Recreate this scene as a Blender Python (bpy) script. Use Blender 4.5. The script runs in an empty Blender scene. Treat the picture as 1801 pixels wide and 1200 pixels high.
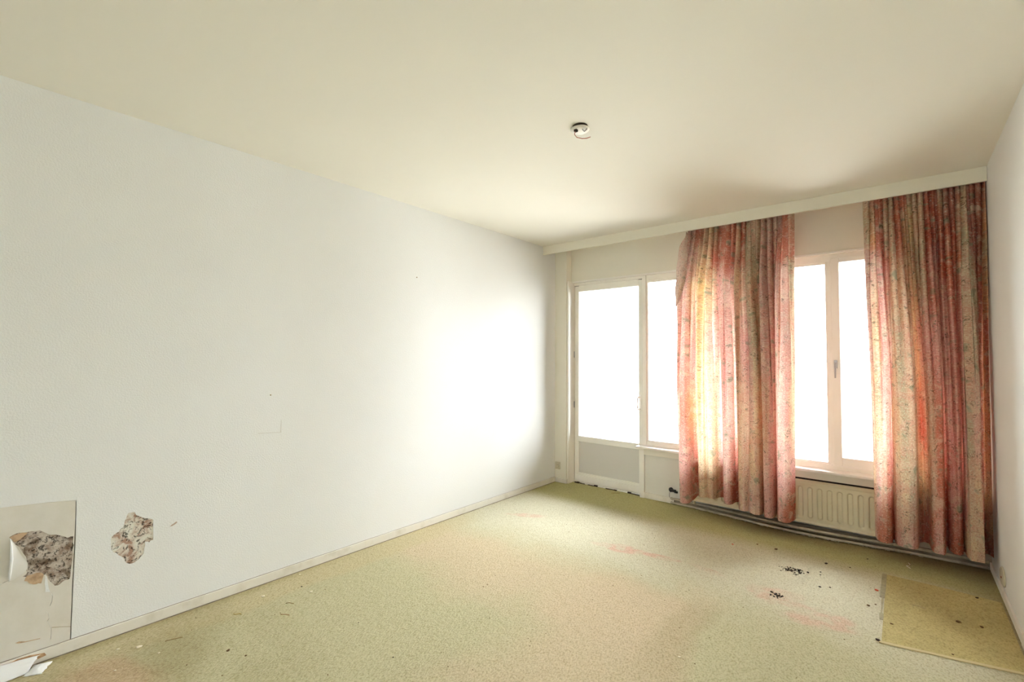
import bpy, bmesh, math, random
import numpy as np
from mathutils import Vector, Matrix

random.seed(7)
RNG = np.random.default_rng(11)
sc = bpy.context.scene
COL = sc.collection

# ------------------------------------------------------------------ camera
cd = bpy.data.cameras.new('camera')
cam = bpy.data.objects.new('camera', cd)
COL.objects.link(cam)
sc.camera = cam
cd.sensor_fit = 'HORIZONTAL'
cd.sensor_width = 36.0
cd.lens = 36.0 * 820.09 / 1801.0
cd.clip_start = 0.02
yaw, pit, rol = 0.6953, 0.0358, 0.0059
fw = Vector((-math.sin(yaw) * math.cos(pit), math.cos(yaw) * math.cos(pit), math.sin(pit)))
rt = Vector((math.cos(yaw), math.sin(yaw), 0.0))
up = rt.cross(fw)
rt2 = math.cos(rol) * rt + math.sin(rol) * up
up2 = -math.sin(rol) * rt + math.cos(rol) * up
M = Matrix((rt2, up2, -fw)).transposed().to_4x4()
M.translation = Vector((2.9979, 0.0, 1.3796))
cam.matrix_world = M

# ------------------------------------------------------------------ world: bright overcast sky over pale ground
w = bpy.data.worlds.new('overcast_sky')
sc.world = w
w.use_nodes = True
nt = w.node_tree
bg = nt.nodes['Background']
tc = nt.nodes.new('ShaderNodeTexCoord')
sx = nt.nodes.new('ShaderNodeSeparateXYZ')
rp = nt.nodes.new('ShaderNodeValToRGB')
mr = nt.nodes.new('ShaderNodeMapRange')
mr.inputs['From Min'].default_value = -1.0
nt.links.new(tc.outputs['Generated'], sx.inputs[0])
nt.links.new(sx.outputs['Z'], mr.inputs['Value'])
nt.links.new(mr.outputs[0], rp.inputs[0])
# ground, horizon, and a cloudy sky that brightens towards the zenith
rp.color_ramp.elements[0].position = 0.485
rp.color_ramp.elements[0].color = (0.36, 0.36, 0.345, 1)
rp.color_ramp.elements[1].position = 0.515
rp.color_ramp.elements[1].color = (0.40, 0.415, 0.43, 1)
e = rp.color_ramp.elements.new(0.75)
e.color = (0.78, 0.81, 0.84, 1)
e = rp.color_ramp.elements.new(1.0)
e.color = (1.12, 1.16, 1.2, 1)
nt.links.new(rp.outputs[0], bg.inputs['Color'])
bg.inputs['Strength'].default_value = 44.0

# ------------------------------------------------------------------ view
sc.view_settings.view_transform = 'Standard'
sc.view_settings.look = 'None'
sc.view_settings.exposure = 0.0
sc.view_settings.gamma = 1.0
sc.view_settings.use_curve_mapping = False
sc.cycles.diffuse_bounces = 10
sc.cycles.max_bounces = 14
sc.cycles.transparent_max_bounces = 12
sc.cycles.sample_clamp_indirect = 12.0
sc.cycles.caustics_reflective = False
sc.cycles.caustics_refractive = False

# ------------------------------------------------------------------ room numbers
W, H = 3.4335, 2.6
YV = 4.112          # front of the curtain pelmet
YL = 4.46           # inner face of window wall above the glass
YP = 4.43           # inner face of the parapet
YB = -2.8           # rear of the room
ZS = 0.51           # window board

# ------------------------------------------------------------------ materials
def mat(name, color, rough=0.7, spec=0.3, metal=0.0):
    m = bpy.data.materials.new(name)
    m.use_nodes = True
    b = m.node_tree.nodes['Principled BSDF']
    b.inputs['Base Color'].default_value = (*color, 1)
    b.inputs['Roughness'].default_value = rough
    b.inputs['Specular IOR Level'].default_value = spec
    b.inputs['Metallic'].default_value = metal
    return m

def N(m, t, **k):
    n = m.node_tree.nodes.new(t)
    for a, v in k.items():
        setattr(n, a, v)
    return n

def L(m, a, b):
    m.node_tree.links.new(a, b)

def coords(m):
    return N(m, 'ShaderNodeTexCoord').outputs['Object']

def noise(m, vec, scale, detail=2.0, rough=0.5, dist=0.0):
    n = N(m, 'ShaderNodeTexNoise')
    n.inputs['Scale'].default_value = scale
    n.inputs['Detail'].default_value = detail
    n.inputs['Roughness'].default_value = rough
    n.inputs['Distortion'].default_value = dist
    L(m, vec, n.inputs['Vector'])
    return n.outputs['Fac']

def ramp(m, fac, stops):
    r = N(m, 'ShaderNodeValToRGB')
    e = r.color_ramp.elements
    while len(e) < len(stops):
        e.new(0.5)
    for k, (p, c) in enumerate(stops):
        e[k].position = p
        e[k].color = (*c, 1) if len(c) == 3 else c
    L(m, fac, r.inputs[0])
    return r.outputs[0]

def mixc(m, fac, a, b, mode='MIX'):
    x = N(m, 'ShaderNodeMix', data_type='RGBA', blend_type=mode)
    for sock, v in ((x.inputs[0], fac), (x.inputs[6], a), (x.inputs[7], b)):
        if isinstance(v, (int, float)):
            sock.default_value = v
        elif isinstance(v, tuple):
            sock.default_value = (*v, 1)
        else:
            L(m, v, sock)
    return x.outputs[2]

def bump(m, h, strength, dist):
    b = N(m, 'ShaderNodeBump')
    b.inputs['Strength'].default_value = strength
    b.inputs['Distance'].default_value = dist
    L(m, h, b.inputs['Height'])
    L(m, b.outputs[0], m.node_tree.nodes['Principled BSDF'].inputs['Normal'])

def BC(m):
    return m.node_tree.nodes['Principled BSDF'].inputs['Base Color']

def grimy(name, c, c2, scale, rough=0.6, bscale=None, bstr=0.2, bdist=0.001, lo=0.42, hi=0.7, spec=0.3):
    m = mat(name, c, rough, spec)
    v = coords(m)
    L(m, ramp(m, noise(m, v, scale, 4, 0.6), [(lo, c), (hi, c2)]), BC(m))
    if bscale:
        bump(m, noise(m, v, bscale, 2, 0.6), bstr, bdist)
    return m

M_PAPER = grimy('woodchip_wallpaper', (0.835, 0.85, 0.855), (0.81, 0.82, 0.82), 1.1, 0.75, 130, 0.45, 0.003, 0.3, 0.8)
M_RWALL = grimy('white_wall_paint', (0.80, 0.81, 0.81), (0.77, 0.78, 0.775), 1.4, 0.75, 120, 0.2, 0.001, 0.3, 0.8)
M_CEIL = grimy('ceiling_paint', (0.83, 0.805, 0.725), (0.81, 0.785, 0.705), 1.0, 0.85, 40, 0.08, 0.001, 0.3, 0.8)
M_REAR = mat('rear_wall_bounce_brown', (0.42, 0.37, 0.28), 0.8)  # made-up brown, chosen to dim the light bounced from behind
M_LINTEL = grimy('window_wall_paint', (0.84, 0.815, 0.72), (0.81, 0.785, 0.69), 2.0, 0.75, 70, 0.15, 0.001, 0.3, 0.8)
M_PARA = grimy('parapet_paint', (0.76, 0.755, 0.70), (0.70, 0.69, 0.63), 5.0, 0.7, 60, 0.15, 0.001, 0.45, 0.8)
M_TRIM = grimy('white_gloss_trim', (0.90, 0.885, 0.83), (0.84, 0.82, 0.75), 3.0, 0.4, None, lo=0.5, hi=0.85)
M_BASE = grimy('baseboard_paint', (0.80, 0.77, 0.70), (0.62, 0.58, 0.48), 7.0, 0.5, 40, 0.2, 0.001, lo=0.52, hi=0.8)
M_SILL = grimy('window_board_gloss', (0.90, 0.88, 0.84), (0.84, 0.81, 0.75), 5.0, 0.3, None, lo=0.5, hi=0.8)
M_DPANEL = mat('door_panel_grey', (0.70, 0.68, 0.64), 0.6)
M_RAD = grimy('radiator_enamel', (0.70, 0.645, 0.47), (0.62, 0.56, 0.39), 6.0, 0.35, None, lo=0.5, hi=0.85)
M_PIPE = grimy('painted_pipe', (0.52, 0.47, 0.37), (0.24, 0.20, 0.14), 9.0, 0.45, 60, 0.3, 0.001, lo=0.45, hi=0.75)
M_PARA_SHADE = grimy('shade_dark_parapet_paint', (0.50, 0.46, 0.39), (0.36, 0.32, 0.26), 6, 0.8, None)  # parapet colour with the curtain's shade painted in
M_SHADE_GRIME = grimy('skirting_shade_and_grime', (0.30, 0.26, 0.20), (0.18, 0.15, 0.11), 8, 0.8, None)  # painted shade behind the pipes; also brown for the skirting joints
M_DARK = mat('dark_gap', (0.05, 0.035, 0.025), 0.9)
M_PLUG = mat('black_plastic', (0.012, 0.012, 0.012), 0.4)
M_SOCK = mat('beige_bakelite', (0.60, 0.55, 0.42), 0.4)
M_STEEL = mat('grey_metal', (0.42, 0.42, 0.42), 0.35, 0.5, 0.8)
M_WIRE = mat('red_brown_wire', (0.45, 0.16, 0.10), 0.5)
M_CAP = mat('ceiling_cap_white', (0.85, 0.82, 0.76), 0.5)
M_PAPERSCRAP = mat('torn_paper_white', (0.84, 0.85, 0.85), 0.8)
M_CRUMB_D = mat('dark_crumb', (0.035, 0.026, 0.018), 0.9)
M_CRUMB_B = mat('brown_crumb', (0.14, 0.08, 0.03), 0.9)
M_CRUMB_L = mat('pale_flake', (0.82, 0.76, 0.60), 0.8)
M_CRUMB_R = mat('red_fleck', (0.60, 0.12, 0.07), 0.8)
M_THREAD = mat('brown_thread', (0.28, 0.19, 0.07), 0.9)
M_TAPE = grimy('grey_tape_residue', (0.30, 0.27, 0.16), (0.42, 0.37, 0.21), 30, 0.7, None)
M_SEAM = mat('pale_seam_strip', (0.58, 0.49, 0.27), 0.9)
M_WOOD = grimy('bare_wood', (0.62, 0.42, 0.24), (0.40, 0.22, 0.11), 40, 0.7, None)
M_TAN = grimy('brown_paper_backing', (0.60, 0.43, 0.28), (0.36, 0.24, 0.15), 35, 0.8, 60, 0.4, 0.002)
M_LINING = grimy('stained_lining_paper', (0.75, 0.725, 0.67), (0.68, 0.65, 0.58), 9, 0.8, 26, 0.25, 0.003, 0.35, 0.75)
M_EXT = mat('balcony_white_render', (0.85, 0.85, 0.84), 0.8)
M_EXTG = mat('balcony_grey_glass_panel', (0.55, 0.60, 0.63), 0.3)

def glass_mat():
    m = bpy.data.materials.new('window_glass')
    m.use_nodes = True
    t = m.node_tree
    t.nodes.clear()
    o = t.nodes.new('ShaderNodeOutputMaterial')
    tr = t.nodes.new('ShaderNodeBsdfTransparent')
    tr.inputs[0].default_value = (0.97, 0.98, 0.975, 1)
    gl = t.nodes.new('ShaderNodeBsdfGlossy')
    gl.inputs['Roughness'].default_value = 0.02
    mx = t.nodes.new('ShaderNodeMixShader')
    fr = t.nodes.new('ShaderNodeFresnel')
    fr.inputs[0].default_value = 1.45
    t.links.new(fr.outputs[0], mx.inputs[0])
    t.links.new(tr.outputs[0], mx.inputs[1])
    t.links.new(gl.outputs[0], mx.inputs[2])
    t.links.new(mx.outputs[0], o.inputs[0])
    return m
M_GLASS = glass_mat()

def plaster_mat():
    m = mat('mouldy_plaster', (0.6, 0.5, 0.42), 0.9)
    v = coords(m)
    base = ramp(m, noise(m, v, 22, 4, 0.65), [(0.34, (0.26, 0.18, 0.13)), (0.5, (0.50, 0.43, 0.37)), (0.66, (0.62, 0.57, 0.51))])
    n1 = noise(m, v, 60, 5, 0.75, 0.6)
    k = ramp(m, n1, [(0.52, (1, 1, 1)), (0.57, (0.05, 0.045, 0.04))])
    n2 = noise(m, v, 13, 3, 0.6, 0.8)
    k2 = ramp(m, n2, [(0.56, (1, 1, 1)), (0.66, (0.30, 0.24, 0.18))])
    c = mixc(m, 0.85, base, k, 'MULTIPLY')
    c = mixc(m, 0.8, c, k2, 'MULTIPLY')
    L(m, c, BC(m))
    bump(m, n1, 0.6, 0.004)
    return m
M_MOULD = plaster_mat()

def plaster2_mat():
    m = mat('chipped_plaster', (0.7, 0.66, 0.58), 0.9)
    v = coords(m)
    base = ramp(m, noise(m, v, 16, 3, 0.6, 0.5), [(0.40, (0.42, 0.27, 0.20)), (0.50, (0.70, 0.64, 0.56)), (0.6, (0.76, 0.75, 0.68))])
    n1 = noise(m, v, 42, 4, 0.7, 1.4)
    k = ramp(m, n1, [(0.535, (1, 1, 1)), (0.59, (0.10, 0.095, 0.08))])
    L(m, mixc(m, 0.9, base, k, 'MULTIPLY'), BC(m))
    bump(m, n1, 0.5, 0.003)
    return m
M_CHIP = plaster2_mat()

def carpet_mat(name, attr=True, color=(0.5, 0.42, 0.2)):
    m = mat(name, color, 0.95, 0.05)
    v = coords(m)
    if attr:
        a = N(m, 'ShaderNodeAttribute', attribute_name='stain')
        base = a.outputs['Color']
    else:
        base = ramp(m, noise(m, v, 3.5, 4, 0.6), [(0.35, tuple(c * 0.86 for c in color)), (0.65, color)])
    mp = N(m, 'ShaderNodeMapping')
    mp.inputs['Scale'].default_value = (1.0, 0.62, 1.0)
    mp.inputs['Rotation'].default_value = (0, 0, 0.9)
    L(m, v, mp.inputs[0])
    n1 = noise(m, mp.outputs[0], 115, 2, 0.55, 0.35)
    n2 = noise(m, v, 26, 3, 0.6)
    c = mixc(m, 0.85, base, ramp(m, n1, [(0.32, (0.74, 0.71, 0.64)), (0.52, (1.0, 1.0, 1.0)), (0.75, (1.08, 1.07, 1.03))]), 'MULTIPLY')
    c = mixc(m, 0.6, c, ramp(m, n2, [(0.3, (0.86, 0.84, 0.78)), (0.6, (1, 1, 1))]), 'MULTIPLY')
    L(m, c, BC(m))
    bump(m, n1, 0.8, 0.006)
    return m
M_CARPET = carpet_mat('looped_carpet')
M_CPATCH = carpet_mat('ochre_carpet', False, (0.56, 0.475, 0.225))

def fabric_mat(name, plain=None, trans=0.34):
    m = bpy.data.materials.new(name)
    m.use_nodes = True
    t = m.node_tree
    t.nodes.remove(t.nodes['Principled BSDF'])
    out = [n for n in t.nodes if n.type == 'OUTPUT_MATERIAL'][0]
    uv = N(m, 'ShaderNodeUVMap', uv_map='cloth').outputs[0]
    a = N(m, 'ShaderNodeAttribute', attribute_name='print').outputs['Color']
    if plain:
        a = mixc(m, 0.85, a, plain)
    # soft watercolour blotches, flower speckle, sage leaves and dark stems of the print
    n0 = noise(m, uv, 11, 3, 0.6, 0.6)
    c = mixc(m, ramp(m, n0, [(0.47, (0, 0, 0)), (0.60, (0.38, 0.38, 0.38))]), a, (0.66, 0.32, 0.26))
    n0b = noise(m, uv, 9.3, 3, 0.55, 0.9)
    c = mixc(m, ramp(m, n0b, [(0.53, (0, 0, 0)), (0.65, (0.55, 0.55, 0.55))]), c, (0.76, 0.66, 0.50))
    n1 = noise(m, uv, 95, 3, 0.7)
    c = mixc(m, ramp(m, n1, [(0.40, (0.42, 0.42, 0.42)), (0.52, (0, 0, 0))]), c, (0.56, 0.22, 0.17))
    c = mixc(m, ramp(m, n1, [(0.55, (0, 0, 0)), (0.68, (0.75, 0.75, 0.75))]), c, (0.86, 0.76, 0.62))
    n2 = noise(m, uv, 13, 2, 0.5, 0.3)
    c = mixc(m, ramp(m, n2, [(0.62, (0, 0, 0)), (0.70, (0.7, 0.7, 0.7))]), c, (0.30, 0.33, 0.23))
    n3 = noise(m, uv, 17, 2, 0.6, 1.8)
    line = ramp(m, n3, [(0.475, (0, 0, 0)), (0.495, (1, 1, 1)), (0.505, (1, 1, 1)), (0.525, (0, 0, 0))])
    n4 = noise(m, uv, 21, 2, 0.5)
    gate = ramp(m, n4, [(0.50, (0, 0, 0)), (0.56, (0.75, 0.75, 0.75))])
    c = mixc(m, mixc(m, 1.0, line, gate, 'MULTIPLY'), c, (0.10, 0.09, 0.06))
    d = N(m, 'ShaderNodeBsdfDiffuse')
    tl = N(m, 'ShaderNodeBsdfTranslucent')
    mx = N(m, 'ShaderNodeMixShader')
    mx.inputs[0].default_value = trans
    L(m, c, d.inputs[0])
    L(m, c, tl.inputs[0])
    L(m, d.outputs[0], mx.inputs[1])
    L(m, tl.outputs[0], mx.inputs[2])
    L(m, mx.outputs[0], out.inputs[0])
    return m
M_CLOTH = fabric_mat('floral_curtain_fabric')
M_CLOTHB = fabric_mat('curtain_reverse', plain=(0.66, 0.56, 0.48), trans=0.3)

# ------------------------------------------------------------------ geometry helpers
def link(name, me, m=None, parent=None):
    o = bpy.data.objects.new(name, me)
    COL.objects.link(o)
    if m is not None:
        me.materials.append(m)
    if parent is not None:
        o.parent = parent
        o.matrix_parent_inverse = parent.matrix_world.inverted()
    return o

def from_bm(name, bm, m=None, parent=None, smooth=False):
    bmesh.ops.recalc_face_normals(bm, faces=bm.faces)
    me = bpy.data.meshes.new(name)
    bm.to_mesh(me)
    bm.free()
    if smooth:
        for p in me.polygons:
            p.use_smooth = True
    return link(name, me, m, parent)

def empty(name, loc, parent=None):
    o = bpy.data.objects.new(name, None)
    o.empty_display_size = 0.05
    o.location = loc
    COL.objects.link(o)
    if parent is not None:
        o.parent = parent
        o.matrix_parent_inverse = Matrix.Translation(parent.location).inverted()
    bpy.context.view_layer.update()
    return o

def tag(o, label=None, cat=None, group=None, kind=None):
    for k, v in (('label', label), ('category', cat), ('group', group), ('kind', kind)):
        if v:
            o[k] = v
    return o

def box(bm, x0, x1, y0, y1, z0, z1, bev=0.0):
    vs = [bm.verts.new((x, y, z)) for x in (x0, x1) for y in (y0, y1) for z in (z0, z1)]
    f = [(0, 1, 3, 2), (4, 6, 7, 5), (0, 4, 5, 1), (2, 3, 7, 6), (0, 2, 6, 4), (1, 5, 7, 3)]
    fs = [bm.faces.new([vs[i] for i in q]) for q in f]
    if bev > 0:
        es = list({e for q in fs for e in q.edges})
        bmesh.ops.bevel(bm, geom=es, offset=bev, segments=2, affect='EDGES', profile=0.6)

def boxes(name, lst, m, parent=None, bev=0.0):
    bm = bmesh.new()
    for b in lst:
        box(bm, *b, bev=bev)
    return from_bm(name, bm, m, parent)

def tube(bm, pts, r, seg=10, cap=True):
    pts = [Vector(p) for p in pts]
    rings = []
    prev = None
    for i, p in enumerate(pts):
        t = (pts[min(i + 1, len(pts) - 1)] - pts[max(i - 1, 0)]).normalized()
        if prev is None:
            a = t.orthogonal().normalized()
        else:
            a = (prev - t * prev.dot(t)).normalized()
        prev = a
        b = t.cross(a)
        rr = float(r[i] if isinstance(r, (list, tuple)) else r)
        rings.append([bm.verts.new(p + rr * (math.cos(2 * math.pi * k / seg) * a + math.sin(2 * math.pi * k / seg) * b)) for k in range(seg)])
    for A, B in zip(rings, rings[1:]):
        for k in range(seg):
            bm.faces.new((A[k], A[(k + 1) % seg], B[(k + 1) % seg], B[k]))
    if cap:
        bm.faces.new(rings[0][::-1])
        bm.faces.new(rings[-1])

def lathe(bm, prof, c, axis='z', seg=28):
    """prof: list of (radius, height) round an axis through c"""
    rings = []
    for r, h in prof:
        ring = []
        for k in range(seg):
            a = 2 * math.pi * k / seg
            if axis == 'z':
                q = (c[0] + r * math.cos(a), c[1] + r * math.sin(a), c[2] + h)
            elif axis == 'x':
                q = (c[0] + h, c[1] + r * math.cos(a), c[2] + r * math.sin(a))
            else:
                q = (c[0] + r * math.cos(a), c[1] + h, c[2] + r * math.sin(a))
            ring.append(bm.verts.new(q))
        rings.append(ring)
    for A, B in zip(rings, rings[1:]):
        for k in range(seg):
            bm.faces.new((A[k], A[(k + 1) % seg], B[(k + 1) % seg], B[k]))
    bm.faces.new(rings[0][::-1])
    bm.faces.new(rings[-1])

def jag(poly, amp, sub=3, seed=1):
    """roughen a torn outline"""
    rr = random.Random(seed)
    out = []
    n = len(poly)
    for i in range(n):
        a, b = poly[i], poly[(i + 1) % n]
        for k in range(sub):
            t = k / sub
            out.append((a[0] + (b[0] - a[0]) * t + rr.uniform(-amp, amp), a[1] + (b[1] - a[1]) * t + rr.uniform(-amp, amp)))
    return out

def sheet(name, outer, holes, plane, d0, d1, m, parent=None):
    """flat sheet with holes in plane 'x' (pts y,z) or 'z' (pts x,y), thickness d0..d1"""
    bm = bmesh.new()
    def P(q, d):
        return (d, q[0], q[1]) if plane == 'x' else ((q[0], q[1], d) if plane == 'z' else (q[0], d, q[1]))
    edges = []
    for lp in [outer] + holes:
        vs = [bm.verts.new(P(q, d1)) for q in lp]
        edges += [bm.edges.new((vs[i], vs[(i + 1) % len(vs)])) for i in range(len(vs))]
    bmesh.ops.triangle_fill(bm, use_beauty=True, edges=edges)
    faces = list(bm.faces)
    r = bmesh.ops.extrude_face_region(bm, geom=faces)
    vs = [g for g in r['geom'] if isinstance(g, bmesh.types.BMVert)]
    ax = {'x': 0, 'y': 1, 'z': 2}[plane]
    for v in vs:
        v.co[ax] = d0
    return from_bm(name, bm, m, parent)

def vnoise(x, y, seed=0):
    """smooth value noise on arrays"""
    r = np.random.default_rng(seed).random((64, 64))
    xi, yi = np.floor(x).astype(int), np.floor(y).astype(int)
    fx, fy = x - xi, y - yi
    fx, fy = fx * fx * (3 - 2 * fx), fy * fy * (3 - 2 * fy)
    g = lambda i, j: r[i % 64, j % 64]
    return (g(xi, yi) * (1 - fx) * (1 - fy) + g(xi + 1, yi) * fx * (1 - fy) + g(xi, yi + 1) * (1 - fx) * fy + g(xi + 1, yi + 1) * fx * fy)

def fbm(x, y, seed=0, o=4):
    s, a = 0, 0.5
    for k in range(o):
        s = s + a * vnoise(x * 2 ** k + 7.3 * k, y * 2 ** k + 3.1 * k, seed + k)
        a *= 0.5
    return s / (1 - 0.5 ** o)

def sstep(a, b, x):
    t = np.clip((x - a) / (b - a), 0, 1)
    return t * t * (3 - 2 * t)

def grid_mesh(name, X, Y, Z, m, parent=None, smooth=True, uv=None, attr=None, attr_name='stain'):
    nr, nc = X.shape
    co = np.stack([X, Y, Z], -1).reshape(-1, 3).astype(np.float32)
    i = np.arange(nr - 1)[:, None] * nc + np.arange(nc - 1)[None, :]
    q = np.stack([i, i + 1, i + nc + 1, i + nc], -1).reshape(-1, 4).astype(np.int32)
    me = bpy.data.meshes.new(name)
    me.vertices.add(len(co))
    me.vertices.foreach_set('co', co.ravel())
    me.loops.add(q.size)
    me.loops.foreach_set('vertex_index', q.ravel())
    me.polygons.add(len(q))
    me.polygons.foreach_set('loop_start', np.arange(0, q.size, 4, dtype=np.int32))
    me.polygons.foreach_set('loop_total', np.full(len(q), 4, dtype=np.int32))
    me.update(calc_edges=True)
    me.polygons.foreach_set('use_smooth', np.full(len(q), smooth))
    if uv is not None:
        l = me.uv_layers.new(name='cloth')
        l.data.foreach_set('uv', uv.reshape(-1, 2)[q.ravel()].astype(np.float32).ravel())
    if attr is not None:
        a = me.attributes.new(attr_name, 'FLOAT_COLOR', 'POINT')
        c = np.concatenate([attr.reshape(-1, 3), np.ones((nr * nc, 1))], 1).astype(np.float32)
        a.data.foreach_set('color', c.ravel())
    me.validate()
    return link(name, me, m, parent)

# ================================================================== SETTING
# ---- floor with its stained carpet
nx, ny = 340, 720
gx, gy = np.meshgrid(np.linspace(0, W, nx), np.linspace(YB, 4.62, ny))
green = np.array([0.535, 0.505, 0.335])
beige = np.array([0.61, 0.505, 0.36])
pink = np.array([0.66, 0.44, 0.35])
dirt_shade = np.array([0.36, 0.31, 0.165])
wob = (fbm(gx * 3, gy * 3, 3) - 0.5)
col = np.ones(gx.shape + (3,)) * green
def lay(c, mask):
    global col
    col = col * (1 - mask[..., None]) + c * mask[..., None]
lay(beige, 0.85 * sstep(1.75, 2.15, gy + 0.6 * wob - 0.12 * np.abs(gx - 1.2)) * sstep(2.95, 2.55, gy + 0.5 * wob) * sstep(2.30, 2.08, gx + 0.25 * wob))
lay(beige, 0.8 * sstep(1.25, 1.7, gx + 0.4 * wob) * sstep(2.28, 2.10, gx + 0.2 * wob + 0.12 * (gy - 2.3)) * sstep(2.8, 2.5, gy) * sstep(1.0, 1.6, gy))
lay(np.array([0.57, 0.50, 0.32]), 0.85 * sstep(0.29, 0.21, gx + 0.08 * wob) * sstep(3.2, 2.0, gy))
lay(np.array([0.56, 0.50, 0.32]), 0.4 * sstep(0.25, 0.0, gx) * np.ones_like(gx))
lay(np.array([0.56, 0.40, 0.27]), 0.7 * sstep(0.26, 0.14, np.hypot(gx - 0.42, (gy - 0.46)) + 0.3 * wob))
# window light on the floor, painted in as a paler carpet band
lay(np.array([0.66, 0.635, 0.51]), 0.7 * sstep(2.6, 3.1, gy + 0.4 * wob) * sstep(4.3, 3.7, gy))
lay(np.array([0.47, 0.45, 0.20]), 0.8 * sstep(3.72, 4.0, gy))  # yellowish olive carpet with the shade under the window painted in
sp = fbm(gx * 22, gy * 22, 9, 3)
def blot(cx, cy, ax, ay, rot, k, seed):
    dx, dy = gx - cx, gy - cy
    u = dx * math.cos(rot) + dy * math.sin(rot)
    v = -dx * math.sin(rot) + dy * math.cos(rot)
    d = np.hypot(u / ax, v / ay) + 1.1 * (fbm(gx * 7, gy * 7, seed) - 0.5)
    return k * sstep(1.1, 0.65, d) * (0.35 + 0.8 * sstep(0.38, 0.62, sp))
lay(pink, np.clip(blot(0.45, 3.26, 0.16, 0.06, 0.5, 0.5, 21), 0, 1))
lay(pink, np.clip(blot(1.36, 3.14, 0.22, 0.07, 0.2, 0.75, 22), 0, 1))
lay(pink, np.clip(blot(1.68, 3.20, 0.22, 0.035, 0.1, 0.7, 23), 0, 1))
lay(pink, np.clip(blot(2.00, 3.20, 0.14, 0.03, -0.2, 0.4, 24), 0, 1))
lay(pink, np.clip(blot(2.42, 3.12, 0.16, 0.13, 0.0, 0.55, 25), 0, 1))
lay(pink, np.clip(blot(2.62, 2.97, 0.20, 0.12, 0.1, 0.6, 26), 0, 1))
# trodden-in dirt along the skirtings, worn dark smudges, painted shade by the pipes
lay(dirt_shade, 0.75 * sstep(0.10, 0.0, gx + 0.06 * wob) * sstep(2.2, 0.6, gy))
lay(dirt_shade, 0.75 * sstep(W - 0.30, W - 0.02, gx + 0.25 * wob) * sstep(2.6, 3.4, gy))
lay(dirt_shade * 0.7, 0.9 * sstep(3.98, 4.36, gy + 0.3 * wob) * sstep(1.2, 2.3, gx))  # shadow near the pipes and right corner, put into the carpet colour
lay(dirt_shade, 0.35 * sstep(0.55, 0.72, fbm(gx * 2.2, gy * 2.2, 40)) * sstep(1.6, 0.4, gy))
lay(np.array([0.44, 0.38, 0.24]), 0.5 * sstep(0.14, 0.05, np.abs(gx - 2.13 + 0.1 * wob)) * sstep(1.7, 2.3, gy) * sstep(2.85, 2.6, gy))
lay(dirt_shade, 0.5 * sstep(0.9, 0.4, np.hypot((gx - 0.35) / 0.4, (gy - 0.7) / 0.25) + 0.8 * wob))
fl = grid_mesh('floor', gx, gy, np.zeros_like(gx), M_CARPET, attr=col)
tag(fl, kind='structure')
bm = bmesh.new()
box(bm, -0.2, W + 0.2, YB - 0.2, 4.70, -0.20, -0.004)
tag(from_bm('floor_slab', bm, M_DARK, fl), None)

bm = bmesh.new()
box(bm, -0.2, W + 0.2, YB - 0.2, 4.70, H, H + 0.2)
tag(from_bm('ceiling', bm, M_CEIL), kind='structure')

# ---- left wall: plaster behind a skin of woodchip paper torn open in two places
hole1 = [(0.182, 0.584), (0.212, 0.596), (0.25, 0.591), (0.277, 0.588), (0.311, 0.561), (0.346, 0.544), (0.372, 0.529), (0.390, 0.532),
         (0.391, 0.501), (0.391, 0.49), (0.390, 0.463), (0.388, 0.432), (0.388, 0.397), (0.387, 0.354), (0.382, 0.335), (0.368, 0.337),
         (0.352, 0.323), (0.334, 0.32), (0.314, 0.348), (0.307, 0.378), (0.296, 0.386), (0.284, 0.375), (0.272, 0.385), (0.256, 0.392),
         (0.229, 0.398), (0.243, 0.406), (0.237, 0.425), (0.245, 0.447), (0.235, 0.483), (0.214, 0.531), (0.196, 0.559)]
hole2 = [(0.59, 0.586), (0.615, 0.583), (0.635, 0.558), (0.661, 0.545), (0.697, 0.529), (0.694, 0.476), (0.696, 0.425), (0.682, 0.417),
         (0.664, 0.419), (0.663, 0.388), (0.656, 0.366), (0.641, 0.345), (0.627, 0.332), (0.602, 0.331), (0.587, 0.345), (0.574, 0.37),
         (0.55, 0.402), (0.533, 0.419), (0.525, 0.457), (0.529, 0.486), (0.554, 0.503), (0.573, 0.522), (0.579, 0.554), (0.586, 0.573)]
bm = bmesh.new()
box(bm, -0.22, -0.004, YB - 0.2, 4.70, 0, H)
wl = from_bm('wall_left', bm, M_EXT)
tag(wl, kind='structure')
SE = 0.397            # seam between woodchip paper and the smooth patched piece
outer = [(YB, 0.0), (YB, H), (4.70, H), (4.70, 0.0), (SE - 0.002, 0.0), (SE - 0.001, 0.30), (SE + 0.001, 0.50), (SE - 0.001, 0.697),
         (0.30, 0.709), (0.15, 0.72), (-0.30, 0.735), (-0.30, 0.0)]
sheet('wallpaper', outer, [jag(hole2, 0.003, 2, 5)], 'x', -0.004, 0.0, M_PAPER, wl)
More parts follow.
